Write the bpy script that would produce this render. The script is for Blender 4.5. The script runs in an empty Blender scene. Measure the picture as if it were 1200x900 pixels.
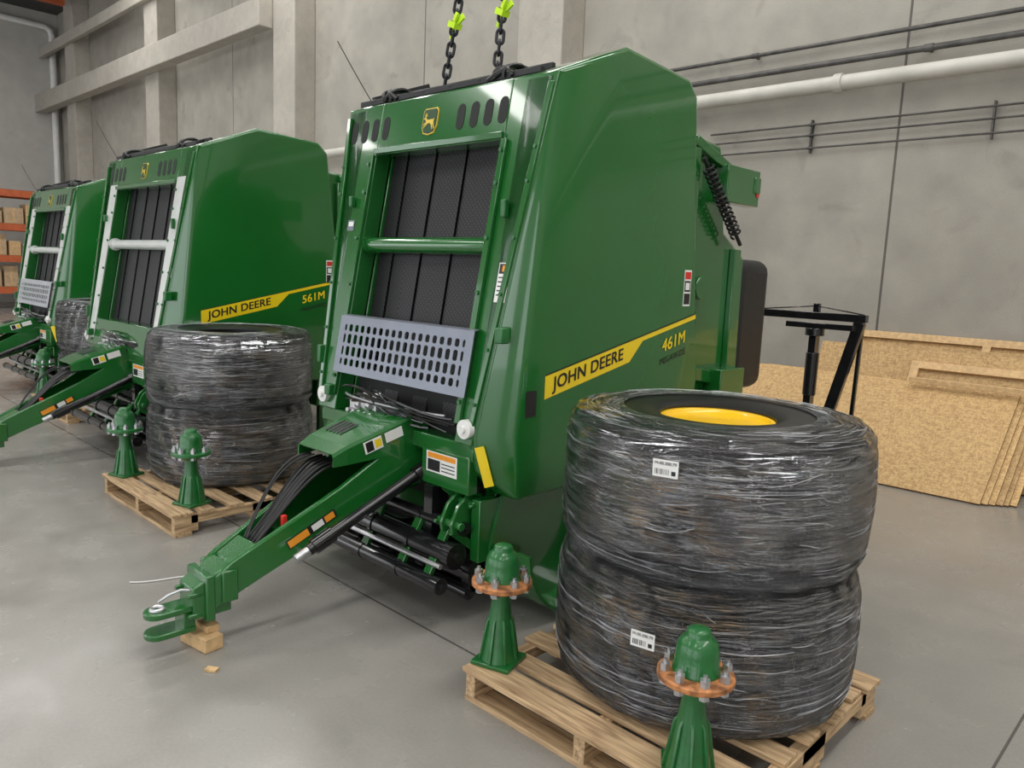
import bpy, bmesh, math, random
from mathutils import Vector, Matrix
random.seed(7)
SC=bpy.context.scene
COL=SC.collection
V=Vector
try:
    SC.view_settings.view_transform='Standard'
except Exception: pass

# ------------------------------------------------------------------ materials
def nt(name):
    m=bpy.data.materials.new(name); m.use_nodes=True
    t=m.node_tree; b=t.nodes['Principled BSDF']
    return m,t,b
def setin(b,k,v):
    if k in b.inputs: b.inputs[k].default_value=v
def mat(name,c,rough=.5,metal=0.,coat=0.,var=.12,scale=6.,bump=0.,bscale=60.,c2=None,emit=0.):
    m,t,b=nt(name)
    setin(b,'Roughness',rough); setin(b,'Metallic',metal); setin(b,'Coat Weight',coat); setin(b,'Coat Roughness',.05)
    tc=t.nodes.new('ShaderNodeTexCoord'); n=t.nodes.new('ShaderNodeTexNoise')
    n.inputs['Scale'].default_value=scale; n.inputs['Detail'].default_value=5.
    t.links.new(tc.outputs['Object'],n.inputs['Vector'])
    r=t.nodes.new('ShaderNodeValToRGB'); t.links.new(n.outputs['Fac'],r.inputs['Fac'])
    a=[x*(1-var) for x in c]; d=[min(1,x*(1+var)) for x in (c2 or c)]
    r.color_ramp.elements[0].color=(*a,1); r.color_ramp.elements[1].color=(*d,1)
    r.color_ramp.elements[0].position=.35; r.color_ramp.elements[1].position=.65
    t.links.new(r.outputs['Color'],b.inputs['Base Color'])
    if bump:
        n2=t.nodes.new('ShaderNodeTexNoise'); n2.inputs['Scale'].default_value=bscale; n2.inputs['Detail'].default_value=4
        t.links.new(tc.outputs['Object'],n2.inputs['Vector'])
        bp=t.nodes.new('ShaderNodeBump'); bp.inputs['Strength'].default_value=bump; bp.inputs['Distance'].default_value=.01
        t.links.new(n2.outputs['Fac'],bp.inputs['Height']); t.links.new(bp.outputs['Normal'],b.inputs['Normal'])
    return m
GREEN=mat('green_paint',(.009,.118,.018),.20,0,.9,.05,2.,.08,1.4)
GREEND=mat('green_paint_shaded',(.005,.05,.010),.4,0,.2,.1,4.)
CASTG=mat('green_cast_paint',(.008,.12,.023),.33,0,.4,.12,20.,.15,90)
YEL=mat('yellow_paint',(.85,.62,.01),.35,0,.3,.03)
GOLD=mat('gold_emblem',(.75,.55,.08),.3,.3,.3,.03)
RIMY=mat('rim_yellow',(.9,.53,.005),.35,0,.3,.03)
BLK=mat('black_plastic',(.012,.012,.013),.45,0,0,.2,20.)
BLKG=mat('black_gloss',(.008,.008,.009),.2,0,.4,.2,20.)
RUB=mat('tire_rubber',(.006,.006,.007),.34,0,0,.3,15.,.08,120)
STEEL=mat('zinc_steel',(.55,.55,.57),.35,.9,0,.15,15.)
GALV=mat('silver_painted_plate',(.21,.23,.275),.34,.4,0,.06,6.)
GALVP=mat('bright_silver_plate',(.50,.52,.56),.34,.4,0,.06,6.)
REFLW=mat('painted_pale_reflection',(.74,.77,.75),.22,.2,.6,.05,6.)  # pale colour stands for bright reflections on green columns and tube
WHITE=mat('white_vinyl',(.80,.80,.78),.4,0,0,.03)
RED=mat('red_vinyl',(.6,.03,.02),.4)
ORG=mat('orange_vinyl',(.85,.32,.03),.4,0,0,.05)
RUST=mat('orange_primer_steel',(.30,.11,.035),.6,.1,0,.4,30.,c2=(.45,.19,.07))
WOODB=mat('osb_edge',(.25,.14,.06),.8,0,0,.3,40.)
PALE=mat('pine_block',(.60,.40,.20),.7,0,0,.15,25.)
RACKO=mat('rack_orange',(.50,.11,.035),.5)
RACKB=mat('rack_upright_steel',(.16,.15,.14),.5)
CARD=mat('cardboard',(.50,.36,.22),.8,0,0,.15,9.)
LIME=mat('lime_tag_fabric',(.60,.90,.02),.6)
PIPEW=mat('pale_pipe',(.55,.53,.48),.5,0,0,.1,3.)
PIPED=mat('dark_conduit',(.09,.085,.08),.5,.3,0,.3,8.)
CHAIN=mat('blackened_chain',(.03,.03,.035),.35,.7,0,.2,30.)
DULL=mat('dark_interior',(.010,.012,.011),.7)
FOLD=mat('film_fold',(.55,.56,.58),.16,0,.6,.4,14.)

def m_wood(name,dx):
    m,t,b=nt(name); setin(b,'Roughness',.75)
    tc=t.nodes.new('ShaderNodeTexCoord'); mp=t.nodes.new('ShaderNodeMapping'); mp.inputs['Scale'].default_value=dx
    n=t.nodes.new('ShaderNodeTexNoise'); n.inputs['Scale'].default_value=5; n.inputs['Detail'].default_value=8; n.inputs['Distortion'].default_value=.6
    r=t.nodes.new('ShaderNodeValToRGB')
    r.color_ramp.elements[0].color=(.25,.15,.075,1); r.color_ramp.elements[0].position=.3
    r.color_ramp.elements[1].color=(.60,.42,.24,1); r.color_ramp.elements[1].position=.62
    L=t.links.new
    L(tc.outputs['Object'],mp.inputs[0]); L(mp.outputs[0],n.inputs['Vector']); L(n.outputs['Fac'],r.inputs[0]); L(r.outputs[0],b.inputs['Base Color'])
    bp=t.nodes.new('ShaderNodeBump'); bp.inputs['Strength'].default_value=.3; bp.inputs['Distance'].default_value=.004
    L(n.outputs['Fac'],bp.inputs['Height']); L(bp.outputs[0],b.inputs['Normal'])
    return m
WOODX=m_wood('pallet_wood_lengthwise',(1,12,12)); WOODY=m_wood('pallet_wood_crosswise',(12,1,12))

def m_osb():
    m,t,b=nt('oriented_strand_board'); setin(b,'Roughness',.65); L=t.links.new
    tc=t.nodes.new('ShaderNodeTexCoord')
    cols=[]
    for k,(sc,rot) in enumerate([((32,105,105),.3),((105,42,42),-.5)]):
        mp=t.nodes.new('ShaderNodeMapping'); mp.inputs['Scale'].default_value=sc; mp.inputs['Rotation'].default_value=(rot,rot,rot)
        v=t.nodes.new('ShaderNodeTexVoronoi'); v.inputs['Scale'].default_value=1.
        L(tc.outputs['Object'],mp.inputs[0]); L(mp.outputs[0],v.inputs['Vector']); cols.append(v)
    mx=t.nodes.new('ShaderNodeMath'); mx.operation='ADD'
    s1=t.nodes.new('ShaderNodeSeparateColor'); s2=t.nodes.new('ShaderNodeSeparateColor')
    L(cols[0].outputs['Color'],s1.inputs[0]); L(cols[1].outputs['Color'],s2.inputs[0])
    L(s1.outputs[0],mx.inputs[0]); L(s2.outputs[1],mx.inputs[1])
    h=t.nodes.new('ShaderNodeMath'); h.operation='MULTIPLY'; h.inputs[1].default_value=.5; L(mx.outputs[0],h.inputs[0])
    r=t.nodes.new('ShaderNodeValToRGB')
    r.color_ramp.elements[0].color=(.36,.20,.08,1); r.color_ramp.elements[0].position=.0
    r.color_ramp.elements[1].color=(.64,.43,.19,1); r.color_ramp.elements[1].position=.8
    L(h.outputs[0],r.inputs[0])
    oi=t.nodes.new('ShaderNodeObjectInfo'); mr=t.nodes.new('ShaderNodeMapRange'); mr.inputs['To Min'].default_value=.72; mr.inputs['To Max'].default_value=1.1
    L(oi.outputs['Random'],mr.inputs['Value']); mm=t.nodes.new('ShaderNodeMix'); mm.data_type='RGBA'; mm.blend_type='MULTIPLY'; mm.inputs['Factor'].default_value=1
    L(r.outputs[0],mm.inputs['A']); L(mr.outputs[0],mm.inputs['B']); L(mm.outputs['Result'],b.inputs['Base Color'])
    return m
OSB=m_osb()

def m_concrete(name,c1,c2,rough,lines,bump=.15,sc=.6,mott=(.9,1.05),spots=0.):
    m,t,b=nt(name); L=t.links.new
    tc=t.nodes.new('ShaderNodeTexCoord')
    def noise(s,d=6,dist=0):
        n=t.nodes.new('ShaderNodeTexNoise'); n.inputs['Scale'].default_value=s; n.inputs['Detail'].default_value=d; n.inputs['Distortion'].default_value=dist
        L(tc.outputs['Object'],n.inputs['Vector']); return n
    n1=noise(sc,8,.3); n2=noise(sc*5,8,.2); n3=noise(70,3); n4=noise(sc*3.3,12,1.5)
    r=t.nodes.new('ShaderNodeValToRGB'); r.color_ramp.elements[0].color=(*c1,1); r.color_ramp.elements[1].color=(*c2,1)
    r.color_ramp.elements[0].position=.25; r.color_ramp.elements[1].position=.75
    L(n1.outputs['Fac'],r.inputs[0])
    def mult(col,n,lo,hi,a=.3,z=.7):
        rr=t.nodes.new('ShaderNodeMapRange'); rr.inputs['From Min'].default_value=a; rr.inputs['From Max'].default_value=z
        rr.inputs['To Min'].default_value=lo; rr.inputs['To Max'].default_value=hi
        L(n.outputs['Fac'],rr.inputs['Value'])
        mx=t.nodes.new('ShaderNodeMix'); mx.data_type='RGBA'; mx.blend_type='MULTIPLY'; mx.inputs['Factor'].default_value=1
        L(col,mx.inputs['A']); L(rr.outputs[0],mx.inputs['B']); return mx.outputs['Result']
    col=mult(r.outputs[0],n2,*mott); col=mult(col,n3,.95,1.04)
    if spots: col=mult(col,n4,1.,1.-spots,.60,.72)
    sx=t.nodes.new('ShaderNodeSeparateXYZ'); L(tc.outputs['Object'],sx.inputs[0])
    prev=None
    for ax,pos,hwid in lines:
        cm=t.nodes.new('ShaderNodeMath'); cm.operation='COMPARE'; cm.inputs[1].default_value=pos; cm.inputs[2].default_value=hwid
        L(sx.outputs[ax],cm.inputs[0])
        if prev is None: prev=cm.outputs[0]
        else:
            a=t.nodes.new('ShaderNodeMath'); a.operation='MAXIMUM'; L(prev,a.inputs[0]); L(cm.outputs[0],a.inputs[1]); prev=a.outputs[0]
    if prev:
        mx=t.nodes.new('ShaderNodeMix'); mx.data_type='RGBA'; L(prev,mx.inputs['Factor']); L(col,mx.inputs['A'])
        mx.inputs['B'].default_value=(c1[0]*.35,c1[1]*.35,c1[2]*.35,1); col=mx.outputs['Result']
    L(col,b.inputs['Base Color'])
    rr=t.nodes.new('ShaderNodeMapRange'); rr.inputs['From Min'].default_value=.3; rr.inputs['From Max'].default_value=.7
    rr.inputs['To Min'].default_value=rough-.06; rr.inputs['To Max'].default_value=rough+.10
    L(n2.outputs['Fac'],rr.inputs['Value']); L(rr.outputs[0],b.inputs['Roughness'])
    bp=t.nodes.new('ShaderNodeBump'); bp.inputs['Strength'].default_value=bump; bp.inputs['Distance'].default_value=.01
    L(n3.outputs['Fac'],bp.inputs['Height']); L(bp.outputs[0],b.inputs['Normal'])
    return m
FLOORM=m_concrete('polished_concrete',(.25,.236,.213),(.295,.282,.258),.22,[(1,2.17,.006),(1,-3.9,.006),(0,-.47,.005),(0,-6.9,.005),(0,-13.3,.005),(0,-19.7,.005),(1,7.4,.005)],.03,sc=.7,mott=(.93,1.03),spots=.08)
WALLM=m_concrete('precast_concrete_wall',(.31,.29,.25),(.42,.395,.345),.75,[(0,-2.83,.012),(0,-7.2,.012),(0,-10.3,.012),(0,-13.7,.012),(0,-17,.012),(0,.4,.012),(0,3.6,.012)],.12,sc=.5,mott=(.86,1.07),spots=.16)
WALLE=m_concrete('end_wall_concrete',(.50,.49,.46),(.58,.56,.52),.75,[(1,5.,.02),(1,1.,.02)],.15,sc=.5)
COLM=m_concrete('column_concrete',(.39,.36,.315),(.47,.44,.385),.75,[],.15,sc=1.2,spots=.1)
CEILM=mat('ceiling_dark_metal',(.06,.06,.055),.7)

def m_belt():
    m,t,b=nt('belt_rubber'); L=t.links.new; setin(b,'Roughness',.5)
    tc=t.nodes.new('ShaderNodeTexCoord'); mp=t.nodes.new('ShaderNodeMapping'); mp.inputs['Rotation'].default_value=(0,math.radians(45),0); mp.inputs['Scale'].default_value=(52,52,52)
    L(tc.outputs['Object'],mp.inputs[0])
    sx=t.nodes.new('ShaderNodeSeparateXYZ'); L(mp.outputs[0],sx.inputs[0])
    fs=[]
    for k in (0,2):
        f=t.nodes.new('ShaderNodeMath'); f.operation='PINGPONG'; f.inputs[1].default_value=.5; L(sx.outputs[k],f.inputs[0]); fs.append(f)
    mn=t.nodes.new('ShaderNodeMath'); mn.operation='MINIMUM'; L(fs[0].outputs[0],mn.inputs[0]); L(fs[1].outputs[0],mn.inputs[1])
    r=t.nodes.new('ShaderNodeValToRGB'); r.color_ramp.elements[0].color=(.003,.003,.004,1); r.color_ramp.elements[1].color=(.030,.030,.034,1)
    r.color_ramp.elements[0].position=.16; r.color_ramp.elements[1].position=.36
    L(mn.outputs[0],r.inputs[0]); L(r.outputs[0],b.inputs['Base Color'])
    bp=t.nodes.new('ShaderNodeBump'); bp.inputs['Strength'].default_value=.4; bp.inputs['Distance'].default_value=.003
    L(mn.outputs[0],bp.inputs['Height']); L(bp.outputs[0],b.inputs['Normal'])
    return m
BELT=m_belt()

def m_film():
    m,t,b=nt('stretch_film'); L=t.links.new
    out=t.nodes['Material Output']
    setin(b,'Base Color',(.60,.61,.64,1)); setin(b,'Roughness',.12); setin(b,'Specular IOR Level',.9)
    uv=t.nodes.new('ShaderNodeUVMap'); uv.uv_map='UVMap'
    def streak(su,sv,rot,dist=.4,det=3):
        mp=t.nodes.new('ShaderNodeMapping'); mp.inputs['Scale'].default_value=(su,sv,1); mp.inputs['Rotation'].default_value=(0,0,rot)
        n=t.nodes.new('ShaderNodeTexNoise'); n.inputs['Scale'].default_value=1.; n.inputs['Detail'].default_value=det; n.inputs['Distortion'].default_value=dist
        L(uv.outputs[0],mp.inputs[0]); L(mp.outputs[0],n.inputs['Vector']); return n
    a=streak(10,150,.0,.4); c=streak(8,190,.006,.4); d=streak(13,120,-.009,.5); e=streak(6,6,0,.5,2); g=streak(16,34,.0,1.3,3); h=streak(9,12,.0,1.0,3)
    def mr(n,a0,a1,b0,b1):
        r=t.nodes.new('ShaderNodeMapRange'); r.inputs['From Min'].default_value=a0; r.inputs['From Max'].default_value=a1; r.inputs['To Min'].default_value=b0; r.inputs['To Max'].default_value=b1
        L(n,r.inputs['Value']); return r.outputs[0]
    def mth(op,x,y,cl=False):
        q=t.nodes.new('ShaderNodeMath'); q.operation=op; q.use_clamp=cl; L(x,q.inputs[0]); L(y,q.inputs[1]); return q.outputs[0]
    mx=mth('MAXIMUM',mth('MAXIMUM',a.outputs['Fac'],c.outputs['Fac']),d.outputs['Fac'])
    s=mr(mx,.60,.76,.0,.6)
    s=mth('MULTIPLY',s,mr(e.outputs['Fac'],.42,.62,.05,1.1),True)
    s=mth('ADD',s,mr(h.outputs['Fac'],.56,.72,.0,.16),True)
    tr=t.nodes.new('ShaderNodeBsdfTransparent'); gl=t.nodes.new('ShaderNodeBsdfGlossy'); gl.inputs['Roughness'].default_value=.05; gl.inputs['Color'].default_value=(.95,.97,1,1)
    hh=mth('ADD',mr(mx,0,1,0,.45),mth('MULTIPLY',mr(g.outputs['Fac'],0,1,0,2.4),g.outputs['Fac']))
    bp=t.nodes.new('ShaderNodeBump'); bp.inputs['Strength'].default_value=1.; bp.inputs['Distance'].default_value=.032
    L(hh,bp.inputs['Height']); L(bp.outputs[0],b.inputs['Normal']); L(bp.outputs[0],gl.inputs['Normal'])
    fr=t.nodes.new('ShaderNodeFresnel'); fr.inputs['IOR'].default_value=1.5; L(bp.outputs[0],fr.inputs['Normal'])
    m1=t.nodes.new('ShaderNodeMixShader'); L(mr(fr.outputs[0],0,1,.0,1.),m1.inputs[0]); L(tr.outputs[0],m1.inputs[1]); L(gl.outputs[0],m1.inputs[2])
    m2=t.nodes.new('ShaderNodeMixShader'); L(s,m2.inputs[0]); L(m1.outputs[0],m2.inputs[1]); L(b.outputs[0],m2.inputs[2])
    L(m2.outputs[0],out.inputs['Surface'])
    return m
FILM=m_film()

# ------------------------------------------------------------------ mesh builder
class MB:
    def __init__(s): s.v=[]; s.f=[]; s.mi=[]; s.uv=[]
    def add(s,vs,fs,mi=0,uvs=None):
        o=len(s.v); s.v+= [tuple(p) for p in vs]
        for k,f in enumerate(fs):
            s.f.append([i+o for i in f]); s.mi.append(mi); s.uv.append(uvs[k] if uvs else None)
        return s
    def box(s,c,size,rot=None,mi=0):
        c=V(c); h=[x/2 for x in size]
        vs=[]
        for z in (-1,1):
            for x,y in ((-1,-1),(1,-1),(1,1),(-1,1)):
                p=V((x*h[0],y*h[1],z*h[2]))
                if rot is not None: p=rot@p
                vs.append(c+p)
        return s.add(vs,[(3,2,1,0),(4,5,6,7),(0,1,5,4),(1,2,6,5),(2,3,7,6),(3,0,4,7)],mi)
    def bb(s,x0,x1,y0,y1,z0,z1,mi=0):
        return s.box(((x0+x1)/2,(y0+y1)/2,(z0+z1)/2),(abs(x1-x0),abs(y1-y0),abs(z1-z0)),None,mi)
    def beam(s,p,q,w,h,mi=0,up=(0,0,1)):
        p=V(p);q=V(q);d=(q-p).normalized(); u=V(up); r=d.cross(u).normalized(); u=r.cross(d)
        vs=[]
        for e in (p,q):
            for a,b in ((-1,-1),(1,-1),(1,1),(-1,1)): vs.append(e+r*a*w/2+u*b*h/2)
        return s.add(vs,[(3,2,1,0),(4,5,6,7),(0,1,5,4),(1,2,6,5),(2,3,7,6),(3,0,4,7)],mi)
    def slab(s,pts,th,mi=0,me=None):
        n=len(pts); th=V(th); a=[V(p) for p in pts]; b=[p+th for p in a]
        s.add(a+b,[tuple(range(n))[::-1],tuple(range(n,2*n))],mi)
        o=len(s.v)-2*n
        for i in range(n):
            s.f.append([o+i,o+(i+1)%n,o+n+(i+1)%n,o+n+i]); s.mi.append(mi if me is None else me); s.uv.append(None)
        return s
    def loft(s,a,b,mi=0):
        n=len(a); fs=[tuple(range(n))[::-1],tuple(range(n,2*n))]+[(i,(i+1)%n,n+(i+1)%n,n+i) for i in range(n)]
        return s.add([V(p) for p in a]+[V(p) for p in b],fs,mi)
    def cyl(s,p,q,r,r2=None,n=20,mi=0):
        p=V(p);q=V(q); r2=r if r2 is None else r2
        d=(q-p).normalized(); u=V((0,0,1)) if abs(d.z)<.9 else V((1,0,0)); a=d.cross(u).normalized(); b=d.cross(a)
        A=[p+(a*math.cos(2*math.pi*i/n)+b*math.sin(2*math.pi*i/n))*r for i in range(n)]
        B=[q+(a*math.cos(2*math.pi*i/n)+b*math.sin(2*math.pi*i/n))*r2 for i in range(n)]
        return s.loft(A,B,mi)
    def tube(s,pts,r,n=8,mi=0,closed=False):
        P=[V(p) for p in pts]; m=len(P); rings=[]; prev=None
        for i in range(m):
            if closed: d=P[(i+1)%m]-P[i-1]
            else: d=P[min(i+1,m-1)]-P[max(i-1,0)]
            d.normalize()
            if prev is None:
                u=V((0,0,1)) if abs(d.z)<.9 else V((1,0,0)); a=d.cross(u).normalized()
            else:
                a=(prev-d*prev.dot(d)).normalized()
            prev=a; b=d.cross(a)
            rings.append([P[i]+(a*math.cos(2*math.pi*k/n)+b*math.sin(2*math.pi*k/n))*r for k in range(n)])
        vs=[p for rg in rings for p in rg]; fs=[]
        for i in range(m if closed else m-1):
            j=(i+1)%m
            for k in range(n):
                l=(k+1)%n; fs.append((i*n+k,i*n+l,j*n+l,j*n+k))
        if not closed: fs+= [tuple(range(n))[::-1],tuple(range((m-1)*n,m*n))]
        return s.add(vs,fs,mi)
    def lathe(s,prof,c=(0,0,0),n=64,mi=0,close=False,rn=None,uv=False):
        c=V(c); m=len(prof); vs=[]
        for i,(r,z) in enumerate(prof):
            for k in range(n):
                a=2*math.pi*k/n; rr=r+(rn(a,i,z) if rn else 0)
                vs.append(c+V((rr*math.cos(a),rr*math.sin(a),z)))
        fs=[];uvs=[]
        for i in range(m if close else m-1):
            j=(i+1)%m
            for k in range(n):
                l=(k+1)%n; fs.append((i*n+k,i*n+l,j*n+l,j*n+k))
                uvs.append([(k/n,i/m),((k+1)/n,i/m),((k+1)/n,(i+1)/m),(k/n,(i+1)/m)])
        if not close:
            if prof[0][0]>1e-4 and not uv: fs.append(tuple(range(n))[::-1]); uvs.append(None)
            if prof[-1][0]>1e-4 and not uv: fs.append(tuple(range((m-1)*n,m*n))); uvs.append(None)
        return s.add(vs,fs,mi,uvs if uv else None)
    def torus(s,c,R,r,normal=(0,0,1),n=24,k=8,mi=0):
        nn=V(normal).normalized(); u=V((0,0,1)) if abs(nn.z)<.9 else V((1,0,0)); a=nn.cross(u).normalized(); b=nn.cross(a)
        return s.tube([V(c)+(a*math.cos(2*math.pi*i/n)+b*math.sin(2*math.pi*i/n))*R for i in range(n)],r,k,mi,True)
    def card(s,o,R,U,x0,y0,x1,y1,h=.001,mi=0,t=.0015):
        o=V(o);R=V(R).normalized();U=V(U).normalized();N=R.cross(U)
        pts=[o+R*a+U*b+N*(h-t) for a,b in ((x0,y0),(x1,y0),(x1,y1),(x0,y1))]
        return s.slab(pts,N*t,mi)
    def poly(s,o,R,U,pts,h=.001,mi=0,t=.001):
        o=V(o);R=V(R).normalized();U=V(U).normalized();N=R.cross(U)
        return s.slab([o+R*a+U*b+N*(h-t) for a,b in pts],N*t,mi)
    def text(s,string,size,o,R,U,h=.002,mi=0,bold=.0,sx=1.,space=1.):
        # weight is built up from small shifted copies so glyphs stay clean
        o=V(o);R=V(R).normalized();U=V(U).normalized();N=R.cross(U)
        sh=[(0,0)] if not bold else [(a*bold,c*bold) for a,c in ((-1,-.6),(-1,.6),(1,-.6),(1,.6),(0,-.6),(0,.6),(-1,0),(1,0),(0,0))]
        vs0,fs=TXT(string,space)
        for k,(a,c) in enumerate(sh):
            vs=[o+R*((x+a)*size*sx)+U*((y+c)*size)+N*(h+.00006*k) for x,y in vs0]
            s.add(vs,fs,mi)
        return s
_tc={}
def TXT(string,space=1.):
    k=(string,space)
    if k in _tc: return _tc[k]
    cu=bpy.data.curves.new('t','FONT'); cu.body=string; cu.size=1.; cu.align_x='CENTER'; cu.align_y='CENTER'; cu.space_character=space
    ob=bpy.data.objects.new('t',cu); COL.objects.link(ob)
    bpy.context.view_layer.update()
    dg=bpy.context.evaluated_depsgraph_get()
    me=bpy.data.meshes.new_from_object(ob.evaluated_get(dg))
    r=([(v.co.x,v.co.y) for v in me.vertices],[tuple(p.vertices) for p in me.polygons])
    bpy.data.objects.remove(ob); bpy.data.meshes.remove(me); bpy.data.curves.remove(cu)
    _tc[k]=r; return r

def make(name,mb,mats,parent=None,loc=(0,0,0),smooth=True,bevel=0.,seg=2,label=None,ang=38,fix=True,**props):
    me=bpy.data.meshes.new(name)
    me.from_pydata(mb.v,[],mb.f)
    if not isinstance(mats,(list,tuple)): mats=[mats]
    for m in mats: me.materials.append(m)
    for p,i in zip(me.polygons,mb.mi): p.material_index=min(i,len(mats)-1)
    if any(u for u in mb.uv):
        ul=me.uv_layers.new(name='UVMap')
        for p,u in zip(me.polygons,mb.uv):
            if u:
                for li,c in zip(p.loop_indices,u): ul.data[li].uv=c
    if fix:
        bm=bmesh.new(); bm.from_mesh(me); bmesh.ops.recalc_face_normals(bm,faces=bm.faces); bm.to_mesh(me); bm.free()
    me.update()
    if smooth:
        me.shade_smooth()
        try: me.set_sharp_from_angle(angle=math.radians(ang))
        except Exception: pass
    ob=bpy.data.objects.new(name,me); COL.objects.link(ob); ob.location=loc
    if parent: ob.parent=parent
    if bevel:
        b=ob.modifiers.new('bevel','BEVEL'); b.width=bevel; b.segments=seg; b.limit_method='ANGLE'; b.angle_limit=math.radians(32); b.harden_normals=False
    if label: ob['label']=label
    for k,v in props.items(): ob[k]=v
    return ob
def thing(name,loc,label,category,group=None,rot=0):
    e=bpy.data.objects.new(name,None); COL.objects.link(e); e.location=loc; e.empty_display_size=.1; e.rotation_euler=(0,0,rot)
    e['label']=label; e['category']=category
    if group: e['group']=group
    return e
def bez(p0,p1,p2,p3,n=14):
    p0,p1,p2,p3=map(V,(p0,p1,p2,p3)); r=[]
    for i in range(n+1):
        t=i/n; r.append(p0*(1-t)**3+p1*3*t*(1-t)**2+p2*3*t*t*(1-t)+p3*t**3)
    return r
X=V((1,0,0));Y=V((0,1,0));Z=V((0,0,1))

# ------------------------------------------------------------------ room
S={'kind':'structure'}
CH=9.25
make('floor',MB().bb(-29.2,9,-9,8.3,-.2,0),FLOORM,smooth=False,**S)
make('wall_back',MB().bb(-29.4,9,8.3,8.6,0,CH),WALLM,smooth=False,**S)
make('wall_left',MB().bb(-29.5,-29.2,-9,8.3,0,CH),WALLE,smooth=False,**S)
make('wall_right_unseen',MB().bb(9,9.3,-9,8.6,0,CH),WALLE,smooth=False,**S)  # unseen wall, added to cut light and darken the baler sides
b=MB().bb(-29.4,9.3,-9.3,-9,5.6,CH)
for x in (-29.4,-22.4,-15.4,-8.4,-1.4,5.6): b.bb(x,x+1.6,-9.3,-9,0,5.6)
make('wall_front_unseen',b,WALLM,smooth=False,**S)  # unseen wall behind the camera, openings shaped for door-like reflections and darker ambient
make('ceiling',MB().bb(-29.4,9,-9,8.6,CH,CH+.2),CEILM,smooth=False,**S)
k=1
for cx in (-7.35,-14.0,-20.4,-26.6):
    make('trim_%d'%k,MB().bb(cx-.4,cx+.4,7.85,8.3,0,CH),COLM,smooth=False,bevel=.02,**S)
    k+=1
make('trim_6',MB().bb(-29.2,-14.4,7.55,7.85,6.1,6.62),COLM,smooth=False,bevel=.02,**S)
make('trim_7',MB().bb(-29.2,-14.4,7.7,7.85,7.8,8.1),COLM,smooth=False,bevel=.02,**S)
make('trim_8',MB().bb(-26.2,-25.95,3.2,7.6,8.75,9.1),RACKO,smooth=False,**S)
def pipe(name,z,y,r,x0,x1,m,label,cat):
    b=MB().cyl((x0,y,z),(x1,y,z),r,n=14)
    x=x0+1.2
    while x<x1:
        b.cyl((x-.04,y,z),(x+.04,y,z),r*1.25,n=14); b.bb(x-.015,x+.015,y,8.298,z-.02,z+.02); x+=2.9
    return make(name,b,m,label=label,category=cat)
pipe('water_pipe',3.69,8.13,.075,-13.3,8.5,PIPEW,'thick pale pipe clamped along the concrete wall','pipe')
pipe('water_pipe',3.92,8.2,.03,-6.7,8.5,PIPED,'thin dark pipe running along the concrete wall','pipe')
pipe('water_pipe',4.13,8.22,.022,-5.6,8.5,PIPED,'narrow dark pipe with fittings on the concrete wall','pipe')
for z in (3.33,3.22,3.09):
    o=pipe('conduit',z,8.25,.010,-4.9,8.5,PIPED,'thin grey electrical conduit fixed to the concrete wall','conduit'); o['group']='conduits on the wall'
for x in (-3.7,-2.0):
    make('conduit_bracket',MB().bb(x-.008,x+.008,8.25,8.298,3.04,3.38),PIPED,label='short dark upright bracket holding conduits on the wall',category='bracket',group='conduit brackets')
b=MB().tube([(-29.08,8.1,0.02),(-29.08,8.1,8.5),(-29.08,8.05,8.7),(-29.08,7.9,8.8),(-29.08,2.,8.9)],.10,10)
make('downpipe',b,WHITE,label='white downpipe running up the concrete end wall',category='pipe')

# rack
RY=6.2
rk=thing('pallet_rack',(-26.4,RY,0),'orange and steel warehouse rack holding boxes by the end wall','rack')
for y in (-2.6,1.45):
    b=MB()
    for x in (-.5,.5): b.bb(x-.035,x+.035,y-.035,y+.035,0,3.4)
    b.bb(-.5,.5,y-.02,y+.02,1.0,1.05).bb(-.5,.5,y-.02,y+.02,2.9,2.95)
    make('upright',b,RACKB,rk)
for z in (.55,1.45,2.35,3.3):
    for x in (-.5,.5): make('beam',MB().bb(x-.03,x+.03,-2.65,1.5,z-.12,z+.07),RACKO,rk)
    make('shelf_board',MB().bb(-.47,.47,-2.6,1.45,z+.05,z+.08),WOODB,rk)
for zi,z in enumerate((.63,1.53,2.43)):
    y=RY-2.45
    while y<RY+.85:
        w=random.uniform(.25,.5); h=random.uniform(.3,.6)
        bx=MB().bb(-.3,.3,-w/2,w/2,0,h); bx.bb(-.301,.301,-.03,.03,.0,h+.001,1)
        make('cardboard_box',bx,[random.choice([CARD,CARD,WHITE,PALE]),PALE],loc=(-26.4,y+w/2,z+.001),label='cardboard box on the orange warehouse rack',category='box',group='boxes on the rack')
        y+=w+random.uniform(.03,.1)

# ------------------------------------------------------------------ OSB sheets
def osb(x0,x1,y0,yt,zt,label,L=1.22):
    d=V((0,yt-y0,zt)).normalized(); n=V((0,-d.z,d.y)); t=.018
    b=MB()
    pts=[V((x0,y0,0)),V((x1,y0,0)),V((x1,y0,0))+d*L,V((x0,y0,0))+d*L]
    pts=[p+V((0,0,d.y*t+.001)) for p in pts]
    b.slab(pts,-n*t,0,1)
    return make('strand_board',b,[OSB,WOODB],smooth=False,label=label,category='board',group='strand boards leaning by the wall')
rr=random.Random(5)
for i in range(6):
    osb(-3.84+.03*i,-1.4+rr.uniform(-.01,.03)+.04*i,6.72+.035*i,7.66+.035*i,.78,'oriented strand board sheet leaning in a stack by the wall',1.22-.012*(i%2))
for i in range(6):
    osb(-3.15+.16*i+rr.uniform(-.05,.05),-.9+.16*i,7.42+.045*i,7.88+.045*i,1.10,'taller oriented strand board leaning steeply against the wall',1.17-.04*(i%3)+.02*(i>2))
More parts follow.
